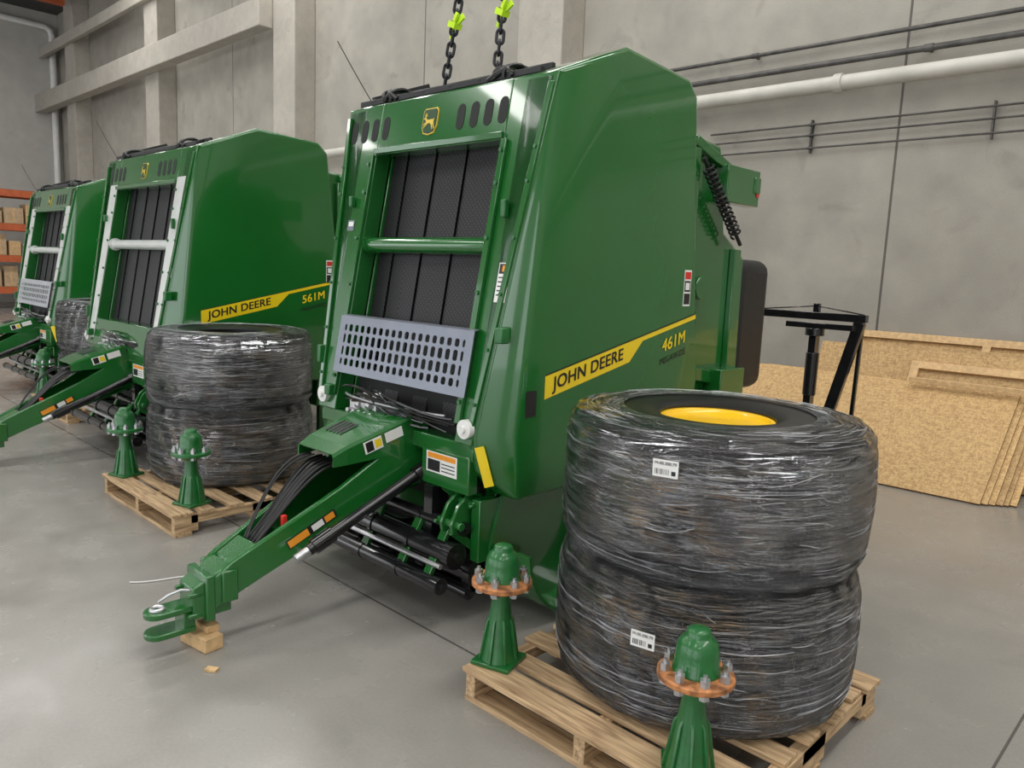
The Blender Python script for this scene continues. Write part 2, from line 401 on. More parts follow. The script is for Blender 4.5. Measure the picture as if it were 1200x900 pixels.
def crate(x0,y0,tilt,w,h,label):
    cp=thing('crate_panel',(x0,y0,0),label,'crate panel','crate panels by the wall')
    R_=Matrix.Rotation(-tilt,3,'X')
    def lean(b,m,nm):
        b.v=[tuple(R_@V(v)+V((0,0,.02))) for v in b.v]; make(nm,b,m,cp,smooth=False)
    lean(MB().bb(0,w,0,.018,0,h),OSB,'panel_sheet')
    for (a,c,z0,z1) in ((0,w,h-.07,h),(0,.07,0,h-.07),(w-.07,w,0,h-.07),(w/2-.03,w/2+.04,0,h-.07)):
        lean(MB().bb(a,c,-.036,-.001,z0,z1),PALE,'panel_batten')
crate(-3.0,7.76,.38,2.4,1.27,'strand board crate panel edged with pale timber battens')
crate(-2.3,7.34,.46,2.4,1.06,'lower strand board crate panel framed in pale timber')
for (x0,x1,y,z,h,w) in ((-2.25,.2,7.585,.80,.05,.03),):
    b=thing('timber_batten',(x0,y,z),'pale timber batten lying over the leaning boards','timber','timber battens')
    make('batten',MB().bb(0,x1-x0,-w/2,w/2,0,h),PALE,b,bevel=.004)

# ------------------------------------------------------------------ black lifting stand
st=thing('lifting_stand',(-2.57,6.2,0),'black steel lifting stand with a horizontal arm','stand')
b=MB().bb(-.52,.38,-.03,.03,1.37,1.43).bb(-.25,.30,-.05,-.03,1.30,1.345)
b.beam((-.5,0,1.43),(-.02,0,1.48),.010,.010).beam((-.02,0,1.48),(.36,0,1.43),.010,.010).bb(-.045,.005,-.02,.02,1.43,1.50)
make('arm',b,BLKG,st,bevel=.004)
b=MB().bb(-.05,.01,-.04,.04,.05,1.33).cyl((-.02,0,.75),(-.02,0,1.10),.052).cyl((-.02,0,1.24),(-.02,0,1.30),.075)
make('post',b,BLKG,st,bevel=.004)
make('brace',MB().beam((.33,0,1.37),(.10,0,.40),.085,.05,0,(0,1,0)),BLKG,st,bevel=.004)
make('brace',MB().beam((.32,.08,1.37),(.30,.08,.05),.03,.03,0,(0,1,0)),BLKG,st,bevel=.004)
make('foot',MB().bb(-.55,.4,-.06,.06,0,.07).bb(-.08,.04,-.45,.45,0,.07).bb(.25,.35,-.4,.4,0,.07),BLKG,st,bevel=.004)

# ------------------------------------------------------------------ pallets
def pallet(cx,cy,label,w=1.2,d=1.14,rot=0):
    p=thing('pallet',(cx,cy,0),label,'pallet','wooden pallets',rot)
    ys=[-d/2+.05,-d/2+.2,-d/2+.39,0,.19,.38,d/2-.06]
    for i,y in enumerate(ys):
        wd=.095 if i not in(0,6) else .13
        j=random.uniform(-.012,.012)
        make('deck_board',MB().bb(-w/2+j,w/2+j,y-wd/2,y+wd/2,.118,.138),WOODX,p,bevel=.002,smooth=False)
    for x in (-w/2+.03,0,w/2-.03):
        b=MB().bb(x-.024,x+.024,-d/2,-d/2+.14,.022,.1175).bb(x-.024,x+.024,-.09,.09,.022,.1175).bb(x-.024,x+.024,d/2-.14,d/2,.022,.1175).bb(x-.024,x+.024,-d/2+.1,d/2-.1,.07,.1175)
        make('stringer',b,WOODY,p,smooth=False)
    for y in (-d/2+.05,0,d/2-.05):
        make('bottom_board',MB().bb(-w/2,w/2,y-.05,y+.05,0,.0215),WOODX,p,smooth=False)
    return p
pallet(-1.46,2.48,'pine shipping pallet under two wrapped tires beside the baler',1.14)
pallet(-5.05,2.37,'pine shipping pallet carrying two wrapped tires between the balers',1.2,1.17)
pallet(-8.8,2.85,'pine pallet under a wrapped tire stack beside the balers')
PT=.139

# ------------------------------------------------------------------ tires
TH=.51; TR=.558; HM=TH/2
def rad(z):
    u=abs(z-HM)
    return TR-.28*u*u-(max(0,u-.15)**2)*3.4
def tprof():
    h=TH
    out=[(.215,.06),(.215,.02),(.25,.006),(.34,.0),(.45,.003),(.505,.015),(.532,.04)]
    up=[(r,h-z) for r,z in out][::-1]
    mid=[]
    z=.070
    while z<TH-.065:
        r=rad(z); mid+=[(r,z-.010),(r,z+.013),(r-.020,z+.017),(r-.020,z+.027)]; z+=.041
    return out+mid+up
def tire(x,y,z,label,rim=True,seed=0,labels=(),lower=False,folds=190):
    t=thing('tire',(x,y,z),label,'tire','wrapped tires stacked on pallets')
    make('tire_casing',MB().lathe(tprof(),n=96,close=True),RUB,t)
    if rim:
        b=MB().lathe([(.214,TH-.06),(.214,TH-.030),(.206,TH-.026),(.196,TH-.028),(.188,TH-.040),(.17,TH-.046),(.12,TH-.046),(.07,TH-.046)],n=64)
        make('wheel_rim',b,RIMY,t,label='bright yellow wheel rim')
    rnd=random.Random(seed)
    ph=[(rnd.randint(3,29),rnd.uniform(0,6.28),rnd.uniform(.3,1)) for _ in range(9)]
    def rn(a,i,zz):
        s=sum(w*math.sin(n*a+p+zz*(25 if n%2 else -18)) for n,p,w in ph)
        k=.0012 if .05<zz<TH-.05 else .0026
        return k*s if zz<TH-.002 or lower else .0
    prof=[(.42,-.0005),(.465,.001),(.515,.009),(.543,.032)]
    z0=.06
    while z0<TH-.06: prof.append((rad(z0)+.009,z0)); z0+=.019
    if lower: prof+=[(.548,TH-.04),(.540,TH-.018),(.533,TH+.000),(.536,TH+.016),(.550,TH+.042),(.560,TH+.07)]
    else: prof+= [(.547,TH-.035),(.524,TH-.004),(.475,TH+.004),(.41,TH+.006),(.35,TH+.006)]
    wrap=make('stretch_wrap',MB().lathe(prof,n=240,rn=rn,uv=True),FILM,t,label='clear crinkled stretch film',fix=True)
    b=MB(); rr=random.Random(seed+50)
    for k in range(folds):
        zc=rr.uniform(.03,TH-.03); a0=rr.uniform(0,6.283); ln=rr.choice([.10,.16,.25,.45,.7])*rr.uniform(.6,1.4); sl=rr.gauss(0,.016); cu=rr.gauss(0,.005)
        th=rr.choice([.0003,.0004,.0005,.0007,.0010]); n=max(4,int(ln/.06)); pts=[]
        for i in range(n+1):
            u=i/n; zz=zc+sl*(u-.5)+cu*4*u*(1-u)+.0004*math.sin(9*u+k)
            zz=min(max(zz,.035),TH-.035); a=a0+ln*u
            r=rad(zz)+.0102+rn(a,0,zz)
            pts.append((r*math.cos(a),r*math.sin(a),zz))
        b.tube(pts,th,4)
    if not lower:
        for k in range(70):
            r=rr.uniform(.40,.53); a0=rr.uniform(0,6.283); ln=rr.uniform(.1,.6); n=8; dr=rr.gauss(0,.02); pts=[]
            for i in range(n+1):
                u=i/n; q=min(.535,r+dr*u); a=a0+ln*u; zt=TH+.0075 if q<.475 else (TH+.0075-(q-.475)*.22 if q<.524 else TH-.003-(q-.524)*1.2)
                pts.append((q*math.cos(a),q*math.sin(a),zt))
            b.tube(pts,.0007,4)
    make('film_folds',b,FOLD,wrap,label='bright folds in the stretch film',kind='stuff',fix=False)
    for (ang,zz) in labels:
        a=math.radians(ang); N=V((math.cos(a),math.sin(a),0))
        R=Z.cross(N)
        rq=rad(zz)+.018
        b=MB(); o=N*rq+Z*zz
        b.card(o,R,Z,-.042,-.028,.042,.028,.001,0)
        b.text('M-00.300.79',.0145,o+Z*.016,R,Z,.0016,1,.02)
        for q in range(10): b.card(o,R,Z,-.035+q*.005,-.02,-.035+q*.005+random.choice([.0015,.003]),-.002,.0016,1,.0005)
        b.card(o,R,Z,.020,-.02,.034,-.006,.0016,1,.0005)
        make('shipping_label',b,[WHITE,BLK],t,smooth=False,label='white printed shipping label')
    return t
tire(-1.43,2.60,PT+.001,'black farm tire in clear stretch film, lying on the pallet',seed=1,labels=[(-79,.33)],lower=True)
tire(-1.425,2.60,PT+TH+.006,'black farm tire with yellow rim, wrapped in film atop another',seed=2,labels=[(-76,.40)])
tire(-5.25,2.53,PT+.001,'black wrapped farm tire on a pallet between two balers',rim=False,seed=3,lower=True)
tire(-5.25,2.53,PT+TH+.006,'black wrapped farm tire atop another between two balers',rim=False,seed=4)
tire(-8.78,2.95,PT+.001,'black wrapped farm tire on a pallet by the far baler',rim=False,seed=5,lower=True,folds=120)
tire(-8.78,2.95,PT+TH+.006,'black wrapped farm tire stacked on another by the far baler',rim=False,seed=6,folds=120)

# ------------------------------------------------------------------ hub stands
def hub(x,y,label,rust=True,rot=.3):
    t=thing('hub_stand',(x,y,PT),label,'wheel hub','wheel hub spindles on pallets',rot)
    def sq(h,z): return [(-h,-h,z),(h,-h,z),(h,h,z),(-h,h,z)]
    b=MB().loft(sq(.082,0),sq(.082,.016))
    b.lathe([(.074,.014),(.070,.03),(.058,.10),(.046,.18),(.040,.22),(.036,.26),(.038,.295)],n=32)
    for a in range(8):
        R=Matrix.Rotation(a*math.pi/4,3,'Z')
        b.slab([R@V((-.006,-.082,.016)),R@V((-.006,-.056,.17)),R@V((-.006,-.035,.20)),R@V((-.006,-.05,.016))],R@V((.012,0,0)))
    make('pedestal',b,CASTG,t,bevel=.003)
    b=MB().lathe([(.05,.285),(.06,.30),(.112,.314),(.117,.318),(.117,.332),(.112,.337),(.07,.341)],n=48)
    make('flange',b,RUST if rust else CASTG,t,label='orange primed bolt flange' if rust else 'green bolt flange')
    b=MB().lathe([(.074,.338),(.074,.350),(.067,.360),(.066,.40),(.062,.425),(.052,.442),(.040,.451),(.038,.453),(.037,.464),(.033,.472),(.022,.477),(.0,.478)],n=44)
    make('hub_cap',b,CASTG,t,ang=50)
    for k in range(8):
        a=2*math.pi*k/8+.2; px,py=.095*math.cos(a),.095*math.sin(a)
        b=MB().cyl((px,py,.30),(px,py,.374),.007,n=10).cyl((px,py,.338),(px,py,.362),.016,n=6).cyl((px,py,.298),(px,py,.314),.016,n=6)
        make('wheel_bolt',b,STEEL,t)
hub(-1.97,2.03,'green cast wheel hub with orange bolted flange on the pallet')
hub(-1.09,1.985,'green cast wheel hub with orange bolted flange at the pallet corner',rot=.6)
hub(-5.53,1.89,'green cast wheel hub spindle standing on the pallet edge',False)
hub(-4.62,1.96,'green cast wheel hub spindle on the pallet before wrapped tires',False)
hub(-9.33,2.38,'green cast wheel hub spindle beside the far tire stack',False)

# ------------------------------------------------------------------ balers
DEER=[(.0,.66),(.05,.69),(.10,.73),(.13,.78),(.11,.88),(.17,.98),(.17,.90),(.22,.94),(.32,.96),(.22,.88),(.19,.82),(.28,.84),(.38,.80),(.26,.78),(.20,.74),(.24,.66),(.32,.60),(.48,.58),(.66,.60),(.76,.58),(.84,.60),(.88,.66),(.90,.60),(.87,.52),(.85,.44),(.90,.30),(1.0,.10),(.985,.03),(.94,.08),(.86,.24),(.74,.36),(.80,.22),(.84,.06),(.81,.02),(.76,.14),(.68,.30),(.58,.38),(.46,.40),(.36,.38),(.26,.28),(.16,.22),(.10,.14),(.07,.18),(.11,.26),(.22,.34),(.26,.38),(.16,.36),(.06,.30),(.03,.34),(.12,.42),(.24,.46),(.20,.54),(.13,.64),(.04,.63)]
def fy(z): return .18*(z-.8)
def baler(cx,cy,e,label,model,guard=True,hs=1.,white=False,mshift=0.,dz=0.):
    t=thing('round_baler',(cx,cy,0),label,'baler','round balers in a row'); t.scale=(1,1,hs)
    hw=lambda z:.635+.0958*(z-.85)+e
    xs=.795+e
    F=lambda x,z,o=0:V((x,fy(z)-o,z))
    FU=V((0,.18,1)).normalized()
    out=[(.80,2.735),(1.36,2.70),(1.45,2.62),(1.56,1.7),(1.66,1.1),(1.62,.63),(.17,.61)]
    for sgn in (1,-1):
        b=MB()
        E0=(xs,fy(2.53),2.53);E1=(hw(.9),fy(.9),.90);E2=(hw(.85)+.01,.05,.74);Mm=(xs,.15,.92)
        O=[E0]+[(xs,y,z) for y,z in out]+[E2,E1]
        xi=xs-.20
        I=[(xi,p[1],p[2]) for p in O]
        vs=[V((p[0]*sgn,p[1],p[2])) for p in O+[Mm]+I]
        n=len(O); mI=n; b0=n-3
        fs=[tuple(range(0,b0+1))+(mI,),(0,mI,n-1),(mI,b0,n-2,n-1)]
        fs+=[(i,(i+1)%n,n+1+(i+1)%n,n+1+i) for i in range(n)]
        fs+=[tuple(range(n+1,2*n+1))]
        b.add(vs,fs)
        sh=make('side_shield',b,GREEN,t,bevel=.022,seg=3,ang=60)
        if sgn==1:
            o=V((xs+.001,.315,1.072+dz))
            def P(a,c): return V((0,a,c+a*.214))
            b=MB()
            def strip(pts,mi,h): b.slab([o+V((h-.001,0,0))+P(a,c) for a,c in pts],V((.001,0,0)),mi)
            strip([(0,.0),(.65,.0),(.76,.084),(1.27,.084),(1.27,.112),(0,.112)],0,.001)
            strip([(.0,.109),(1.27,.109),(1.27,.115),(0,.115)],2,.0018)
            Rv=V((0,1,.214))
            b.text('JOHN DEERE',.086,o+P(.325,.056)+V((.001,0,0)),Rv,Z,.0015,2,.022,1.08,1.04)
            make('stripe_decal',b,[YEL,GREEN,BLK],sh,smooth=False,label='yellow stripe decal with black lettering')
            b=MB().text(model,.098,o+P(1.06+mshift,.005)+V((.001,0,0)),Rv,Z,.0012,0,.018,1.0,1.06)
            make('model_lettering',b,YEL,sh,smooth=False,label='yellow model number lettering')
            b=MB().text('MEGAWIDE',.05,o+P(1.06+mshift,-.08)+V((.001,0,0)),Rv,Z,.0012,0,.0,1.0)
            make('small_lettering',b,BLK,sh,smooth=False,label='dark secondary lettering',kind='stuff')
            b=MB(); o2=V((xs+.001,1.475,1.60))
            b.card(o2,Y,Z,-.035,-.10,.035,.10,.001,0); b.card(o2,Y,Z,-.03,.05,.03,.09,.0016,1); b.card(o2,Y,Z,-.03,-.02,.03,.04,.0016,2); b.card(o2,Y,Z,-.03,-.09,.03,-.03,.0016,2)
            b.card(o2,Y,Z,-.02,-.01,.02,.03,.002,0)
            make('warning_decal',b,[WHITE,RED,BLK],sh,smooth=False,label='white, red and black warning decal')
            b=MB().card(V((xs+.0,.225,1.06)),Y,Z,-.035,-.06,.035,.06,.003,0)
            make('vent_panel',b,BLK,sh,smooth=False)
            pA=V((hw(.88)+.02,.045,.86)); pB=V((hw(.85)+.055,.085,.68))
            Ub=(pA-pB).normalized(); Rb=V((.72,.69,0)); Rb=(Rb-Ub*Rb.dot(Ub)).normalized()
            b=MB().card((pA+pB)/2,Rb,Ub,-.022,-.095,.022,.095,.022,0,.012)
            make('reflector',b,YEL,sh,smooth=False,label='amber yellow reflector strip')
    # front frame
    xl,xr=-.47-e,.52+e
    zt=2.25
    b=MB(); D=V((0,.10,0))
    b.slab([F(-hw(.86),.86),F(xl,.86),F(xl,2.53),F(-hw(2.53),2.53)],D)
    b.slab([F(xr,.86),F(hw(.86),.86),F(hw(2.53),2.53),F(xr,2.53)],D)
    b.slab([F(xl,zt),F(xr,zt),F(xr,2.53),F(xl,2.53)],D)
    for x in (xl,xr-.012): b.slab([F(x,.86,-.1),F(x+.012,.86,-.1),F(x+.012,zt,-.1),F(x,zt,-.1)],V((0,.06,0)))
    b.slab([F(xl,zt,-.1),F(xr,zt,-.1),F(xr,zt+.012,-.1),F(xl,zt+.012,-.1)],V((0,.06,0)))
    if not guard: b.slab([F(xl,.86),F(xr,.86),F(xr,1.10),F(xl,1.10)],D)
    ff=make('front_frame',b,GREEN,t,bevel=.006)
    if white:
        b=MB()
        b.slab([F(xl-.13,.92,.004),F(xl-.004,.92,.004),F(xl-.004,zt+.05,.004),F(xl-.17,zt+.05,.004)],(0,.003,0))
        b.slab([F(xr+.004,.92,.004),F(xr+.11,.92,.004),F(xr+.16,zt+.05,.004),F(xr+.004,zt+.05,.004)],(0,.003,0))
        make('column_reflection',b,REFLW,ff,smooth=False,label='pale reflections painted as flat plates on green columns',kind='stuff')  # thin pale plates carry the column reflections as colour
    b=MB(); fw=.035
    if not white:
        for x in (xl-fw/2,xr+fw/2): b.beam(F(x,.95,.012),F(x,zt,.012),fw,.02,0,(0,-1,0))
    for x in (-1,1): b.beam(F(x*(hw(.95)-.02),.95,.008),F(x*(hw(2.48)-.02),2.48,.008),.03,.016,0,(0,-1,0))
    b.beam(F(xl,zt+.02,.012),F(xr,zt+.02,.012),.02,.03,0,(0,0,1))
    make('frame_flange',b,GREEN,ff,bevel=.003)
    b=MB()
    for z in (1.05,1.3,1.55,1.8,2.05,2.2):
        for x in (xl-.02,xr+.02): b.cyl(F(x,z,.005),F(x,z,.034 if not white else .016),.011,n=6)
        for s in (-1,1): b.cyl(F(s*(hw(z)-.02),z,.015),F(s*(hw(z)-.02),z,.026),.009,n=6)
    make('frame_bolt',b,CASTG,ff,kind='stuff')
    for x0 in (-.71-e*.6,.19+e*.6):
        for i in range(4):
            x=x0+i*.098; w=.028; h=.064; pts=[]
            for k in range(9):
                a=math.pi*k/8; pts.append((x+w*math.cos(a),h-w+w*math.sin(a)))
            for k in range(9):
                a=math.pi+math.pi*k/8; pts.append((x+w*math.cos(a),-h+w+w*math.sin(a)))
            make('vent_slot',MB().poly(F(0,2.39,.001),X,FU,pts,.001,0,.002),DULL,ff,smooth=False,label='dark rounded vent slot')
    # badge
    b=MB(); o=F(-.04,2.392,.002); q=.85
    def shield(s): return [(x*q,y*q) for x,y in [(-.062*s,-.03*s),(-.045*s,-.068*s),(0,-.078*s),(.045*s,-.068*s),(.062*s,-.03*s),(.062*s,.055*s),(.05*s,.07*s),(-.05*s,.07*s),(-.062*s,.055*s)]]
    b.poly(o,X,FU,shield(1.10),.004,0,.006); b.poly(o,X,FU,shield(1.0),.006,1,.002); b.poly(o,X,FU,shield(.95),.0065,2,.002)
    b.poly(o-X*.047-FU*.050,X,FU,[(x*.094,y*.094) for x,y in DEER],.0085,0,.0015)
    make('emblem_badge',b,[GOLD,BLK,GREEND],ff,smooth=False,label='gold leaping deer emblem badge')
    # cross tube
    ty=fy(1.775)+.052
    b=MB().cyl((xl+.002,ty,1.765),(xr-.002,ty,1.765),.042,n=28).cyl((xl+.002,ty,1.765),(xl+.02,ty,1.765),.056).cyl((xr-.02,ty,1.765),(xr-.002,ty,1.765),.056)
    make('cross_tube',b,GREEN if not white else REFLW,t)  # pale version has the whitish reflection put into its colour
    # belts
    nb=8 if e==0 else 10; W=(xr-xl-.028)/nb
    for i in range(nb):
        x0=xl+.014+i*W+.003; x1=x0+W-.006; g=.010*(i%2)
        make('baling_belt',MB().slab([(x0,fy(.9)+.125+g,.9),(x1,fy(.9)+.125+g,.9),(x1,fy(2.3)+.115+g,2.3),(x0,fy(2.3)+.115+g,2.3)],(0,.008,0)),BELT,t,smooth=False,label='black textured rubber belt')
    b=MB().bb(-.56-e,.56+e,.70,1.5,.45,2.55)
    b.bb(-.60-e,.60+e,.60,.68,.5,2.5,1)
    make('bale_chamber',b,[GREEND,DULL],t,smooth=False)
    # roof
    pts=[(fy(2.53),2.53),(.80,2.715),(1.36,2.68),(1.44,2.6),(1.44,2.55),(.8,2.6),(.14+fy(2.53),2.45)]
    b=MB().loft([(-xs+.15,y,z) for y,z in pts],[(xs-.15,y,z) for y,z in pts])
    make('roof_panel',b,GREEN,t,bevel=.01)
    rz=lambda y:2.53+(y-.311)*.378
    b=MB().beam((-xs+.02,.38,rz(.38)+.012),(xs-.16,.38,rz(.38)+.012),.03,.03).beam((-xs+.02,.52,rz(.52)+.012),(xs-.22,.52,rz(.52)+.012),.025,.03)
    for i in range(6):
        x=-xs+.15+i*(2*xs-.5)/5; b.box((x,.45,rz(.45)+.012),(.03,.18,.03),Matrix.Rotation(.36,3,'X'))
    b.beam((-xs+.10,.40,rz(.40)+.03),(-xs+.10,.8,rz(.8)+.03),.03,.03)
    make('roof_rail',b,BLK,t,bevel=.003,label='thin black roof rail')
    for kx in (-xs+.28,xs-.42):
        b=MB()
        for i in range(5):
            b.tube(bez((kx+random.uniform(-.1,.1),.36,2.56),(kx+random.uniform(-.12,.12),.34,2.61),(kx+random.uniform(-.12,.12),.42,2.65),(kx+random.uniform(-.1,.1),.50,2.61),8),.010,6)
        make('cable_bundle',b,BLK,t)
    b=MB().tube(bez((-xs+.22,.32,2.53),(-xs+.15,.25,2.68),(-xs+.08,.22,2.8),(-xs+.03,.2,2.88)),.003,5)
    make('antenna',b,BLK,t)
    # slotted guard
    if guard:
        gw=.535+e; b=MB(); o=.04; gx=.045
        G=lambda x,z:F(x+gx,z,o)
        z0,z1=1.075,1.375; rows=4; cols=19 if e==0 else 23
        rzz=(z1-z0-.04)/rows; cxw=(2*gw-.05)/cols
        for r in range(rows+1):
            zc=z0+.02+r*rzz; hgt=.014 if 0<r<rows else .04
            b.slab([G(-gw,zc-hgt/2),G(gw,zc-hgt/2),G(gw,zc+hgt/2),G(-gw,zc+hgt/2)],(0,.004,0))
        for c in range(cols+1):
            xc=-gw+.025+c*cxw; ww=.022 if 0<c<cols else .05
            b.slab([G(xc-ww/2,z0)+V((0,.0003,0)),G(xc+ww/2,z0)+V((0,.0003,0)),G(xc+ww/2,z1)+V((0,.0003,0)),G(xc-ww/2,z1)+V((0,.0003,0))],(0,.0034,0))
        for r in range(rows):
            za=z0+.02+r*rzz+(.007 if r else .02); zb_=z0+.02+(r+1)*rzz-(.007 if r<rows-1 else .02)
            for c in range(cols):
                xa=-gw+.025+c*cxw+(.011 if c else .025); xb=-gw+.025+(c+1)*cxw-(.011 if c<cols-1 else .025); k=.008
                for (px,pz,sx_,sz_) in ((xa,za,1,1),(xb,za,-1,1),(xa,zb_,1,-1),(xb,zb_,-1,-1)):
                    tri=[G(px,pz),G(px+k*sx_,pz),G(px,pz+k*sz_)]
                    b.slab([p+V((0,.0005,0)) for p in tri],(0,.003,0))
        b.slab([G(-gw,z1),G(gw,z1),G(gw,z1)+V((0,.03,.006)),G(-gw,z1)+V((0,.03,.006))],(0,0,.004))
        make('slotted_guard',b,GALVP if white else GALV,t,smooth=False,label='silver slotted metal guard panel')
    for x in (-.575-e,.60+e):
        b=MB().cyl(F(x,.935,.0),F(x,.935,.03),.044,n=28).cyl(F(x,.935,.03),F(x,.935,.045),.018,n=14)
        make('latch_disc',b,WHITE,t,label='pale round latch disc')
    for c,s in ((F(.735+e,1.37,.02),(.05,.05,.07)),(F(-.50-e,.97,.03),(.05,.05,.06)),(F(-.66-e,1.15,.02),(.03,.04,.1)),(F(.62+e,1.93,.02),(.03,.03,.08)),(F(-.60-e,2.0,.02),(.03,.03,.06))):
        make('frame_bracket',MB().box(c,s),CASTG,t,bevel=.006)
    b=MB(); o=F(.665+e,1.60,.002); b.card(o,X,FU,-.035,-.09,.035,.09,.001,0)
    b.card(o,X,FU,-.03,.04,.03,.085,.0016,2); b.card(o,X,FU,-.012,.05,.012,.078,.002,3)
    for i in range(5): b.card(o,X,FU,-.027,.02-i*.02,.025-(i%2)*.01,.026-i*.02,.0016,1,.0005)
    make('safety_decal',b,[WHITE,BLK,BLK,ORG],t,smooth=False,label='white and black safety decal')
    b=MB(); o=F(-.60-e,1.87,.002); b.card(o,X,FU,-.03,-.03,.03,.03,.001,0); b.card(o,X,FU,-.022,-.005,.022,.02,.0016,1)
    make('serial_decal',b,[GALV,WHITE],t,smooth=False,label='small silver plate decal')
    # lower cross frame
    b=MB().bb(-.63-e,.63+e,.03,.12,.78,.86).bb(-.62-e,-.28,.05,.10,.62,.80).bb(.28,.62+e,.02,.08,.62,.80)
    b.bb(-.62-e,.62+e,.2,.3,.56,.66).beam((.35,.05,.65),(.5,.3,.42),.06,.05).beam((-.35,.05,.65),(-.5,.3,.42),.06,.05)
    b.bb(-.3,.3,.25,.5,.35,.8)
    make('lower_frame',b,GREEN,t,bevel=.006)
    b=MB(); pl=[(-.04,.44),(-.05,.49),(-.01,.57),(.06,.62),(.14,.61),(.14,.52),(.03,.42)]
    b.slab([(.50,y,z) for y,z in pl],(.02,0,0)).slab([(.57,y,z) for y,z in pl],(.02,0,0))
    b.cyl((.46,-.01,.48),(.62,-.01,.48),.020).cyl((.46,.07,.57),(.62,.07,.57),.020).beam((.555,-.02,.45),(.60,.16,.30),.04,.04)
    for q in ((.47,-.01,.48),(.62,.07,.57)): b.cyl((q[0],q[1]-.04,q[2]),(q[0],q[1]-.01,q[2]),.011,n=8)
    b.bb(.60,.66,.06,.22,.30,.60)
    make('hinge_bracket',b,GREEN,t,bevel=.005)
    b=MB(); o=V((.43,.018,.735)); b.card(o,X,Z,-.11,-.05,.11,.05,.001,0); b.card(o,X,Z,-.10,.02,.10,.045,.0016,1); b.card(o,X,Z,-.1,-.042,-.01,.012,.0016,2)
    for i in range(3): b.card(o,X,Z,.0,-.035+i*.017,.095,-.03+i*.017,.0016,2,.0005)
    make('warning_decal',b,[WHITE,ORG,BLK],t,smooth=False,label='orange and white warning decal')
    rnd=random.Random(11)
    for i in range(9):
        a=V((rnd.uniform(-.4,-.1),.0,rnd.uniform(.92,1.02))); d=V((rnd.uniform(.25,.5),.05,rnd.uniform(.88,.98)))
        b=MB().tube(bez(a,a+V((.15,-.06,rnd.uniform(-.02,.08))),d+V((-.2,-.08,rnd.uniform(-.02,.06))),d,16),.007,8)
        make('hydraulic_hose',b,STEEL if i in (1,) else BLKG,t)
    b=MB().bb(-.28,-.05,-.02,.12,.86,.95).cyl((-.2,-.03,.92),(-.2,.03,.98),.02).cyl((-.1,-.04,.93),(-.1,.03,.99),.018).bb(-.02,.1,.02,.12,.86,.93)
    for i in range(5): b.cyl((-.25+i*.05,-.06,.90),(-.25+i*.05,.0,.90),.012)
    make('valve_block',b,STEEL,t,bevel=.003,label='metallic hydraulic valve block')
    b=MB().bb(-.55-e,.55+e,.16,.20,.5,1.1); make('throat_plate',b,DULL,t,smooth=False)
    # pickup
    for (y,z,r) in ((.02,.46,.030),(-.03,.34,.055),(-.12,.22,.035),(.16,.22,.10),(.06,.14,.03)):
        b=MB().cyl((-.60-e,y,z),(.58+e,y,z),r,n=28)
        for s in (-1,1): b.cyl((s*(.56+e),y,z),(s*(.61+e),y,z),r*1.12,n=24)
        for q in (-.3,0,.3): b.cyl((q-.012,y,z),(q+.012,y,z),r*1.12,n=24)
        b.cyl((.60+e,y,z),(.63+e,y,z),r*.45,n=14)
        make('pickup_roller',b,BLKG,t)
    make('pickup_rod',MB().cyl((-.58-e,-.10,.30),(.58+e,-.10,.30),.012,n=14),STEEL,t,label='thin bright steel rod')
    for x in (-.35,.0,.30,.50):
        make('pickup_link',MB().beam((x,.02,.47),(x,-.11,.24),.025,.05,0,(1,0,0)),GREEN,t,bevel=.004)
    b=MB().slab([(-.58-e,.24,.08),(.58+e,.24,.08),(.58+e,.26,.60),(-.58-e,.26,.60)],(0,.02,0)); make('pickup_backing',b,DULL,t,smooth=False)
    for s in (-1,1):
        x=s*(.655+e); b=MB()
        pl=[(.12,.36),(.16,.50),(.2,.62),(1.2,.62),(1.3,.4),(.95,.06),(.75,.012),(.55,.012),(.40,.04),(.27,.12),(.15,.24)]
        b.slab([(x,y,z) for y,z in pl],(s*.02,0,0))
        N=19
        arc=[(.54+.385*math.cos(a),.397+.385*math.sin(a)) for a in [math.pi*(1.02+.95*k/18) for k in range(N)]]
        inn=[(.54+.37*math.cos(a),.397+.37*math.sin(a)) for a in [math.pi*(1.02+.95*k/18) for k in range(N)]]
        xo=x+s*.24
        vs=[(x,*p) for p in arc]+[(xo,*p) for p in arc]+[(x,*p) for p in inn]+[(xo,*p) for p in inn]
        fs=[]
        for k in range(N-1):
            fs+=[(k,k+1,N+k+1,N+k),(2*N+k,3*N+k,3*N+k+1,2*N+k+1),(N+k,N+k+1,3*N+k+1,3*N+k),(k,2*N+k,2*N+k+1,k+1)]
        fs+=[(0,N,3*N,2*N),(N-1,3*N-1,4*N-1,2*N-1)]
        b.add(vs,fs)
        b.cyl((x,.28,.3),(x+s*.04,.28,.3),.05)
        make('pickup_side_plate',b,GREEN,t)
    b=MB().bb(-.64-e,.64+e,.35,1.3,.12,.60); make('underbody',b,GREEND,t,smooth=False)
    # tailgate
    tg=[(1.45,2.50),(2.0,2.46),(2.06,2.3),(2.12,1.95),(2.40,1.8),(2.42,.95),(2.2,.55),(1.45,.35)]
    xx=.64+e
    b=MB().loft([(-xx,y,z) for y,z in tg],[(xx,y,z) for y,z in tg])
    tgo=make('tailgate',b,GREEN,t,bevel=.02)
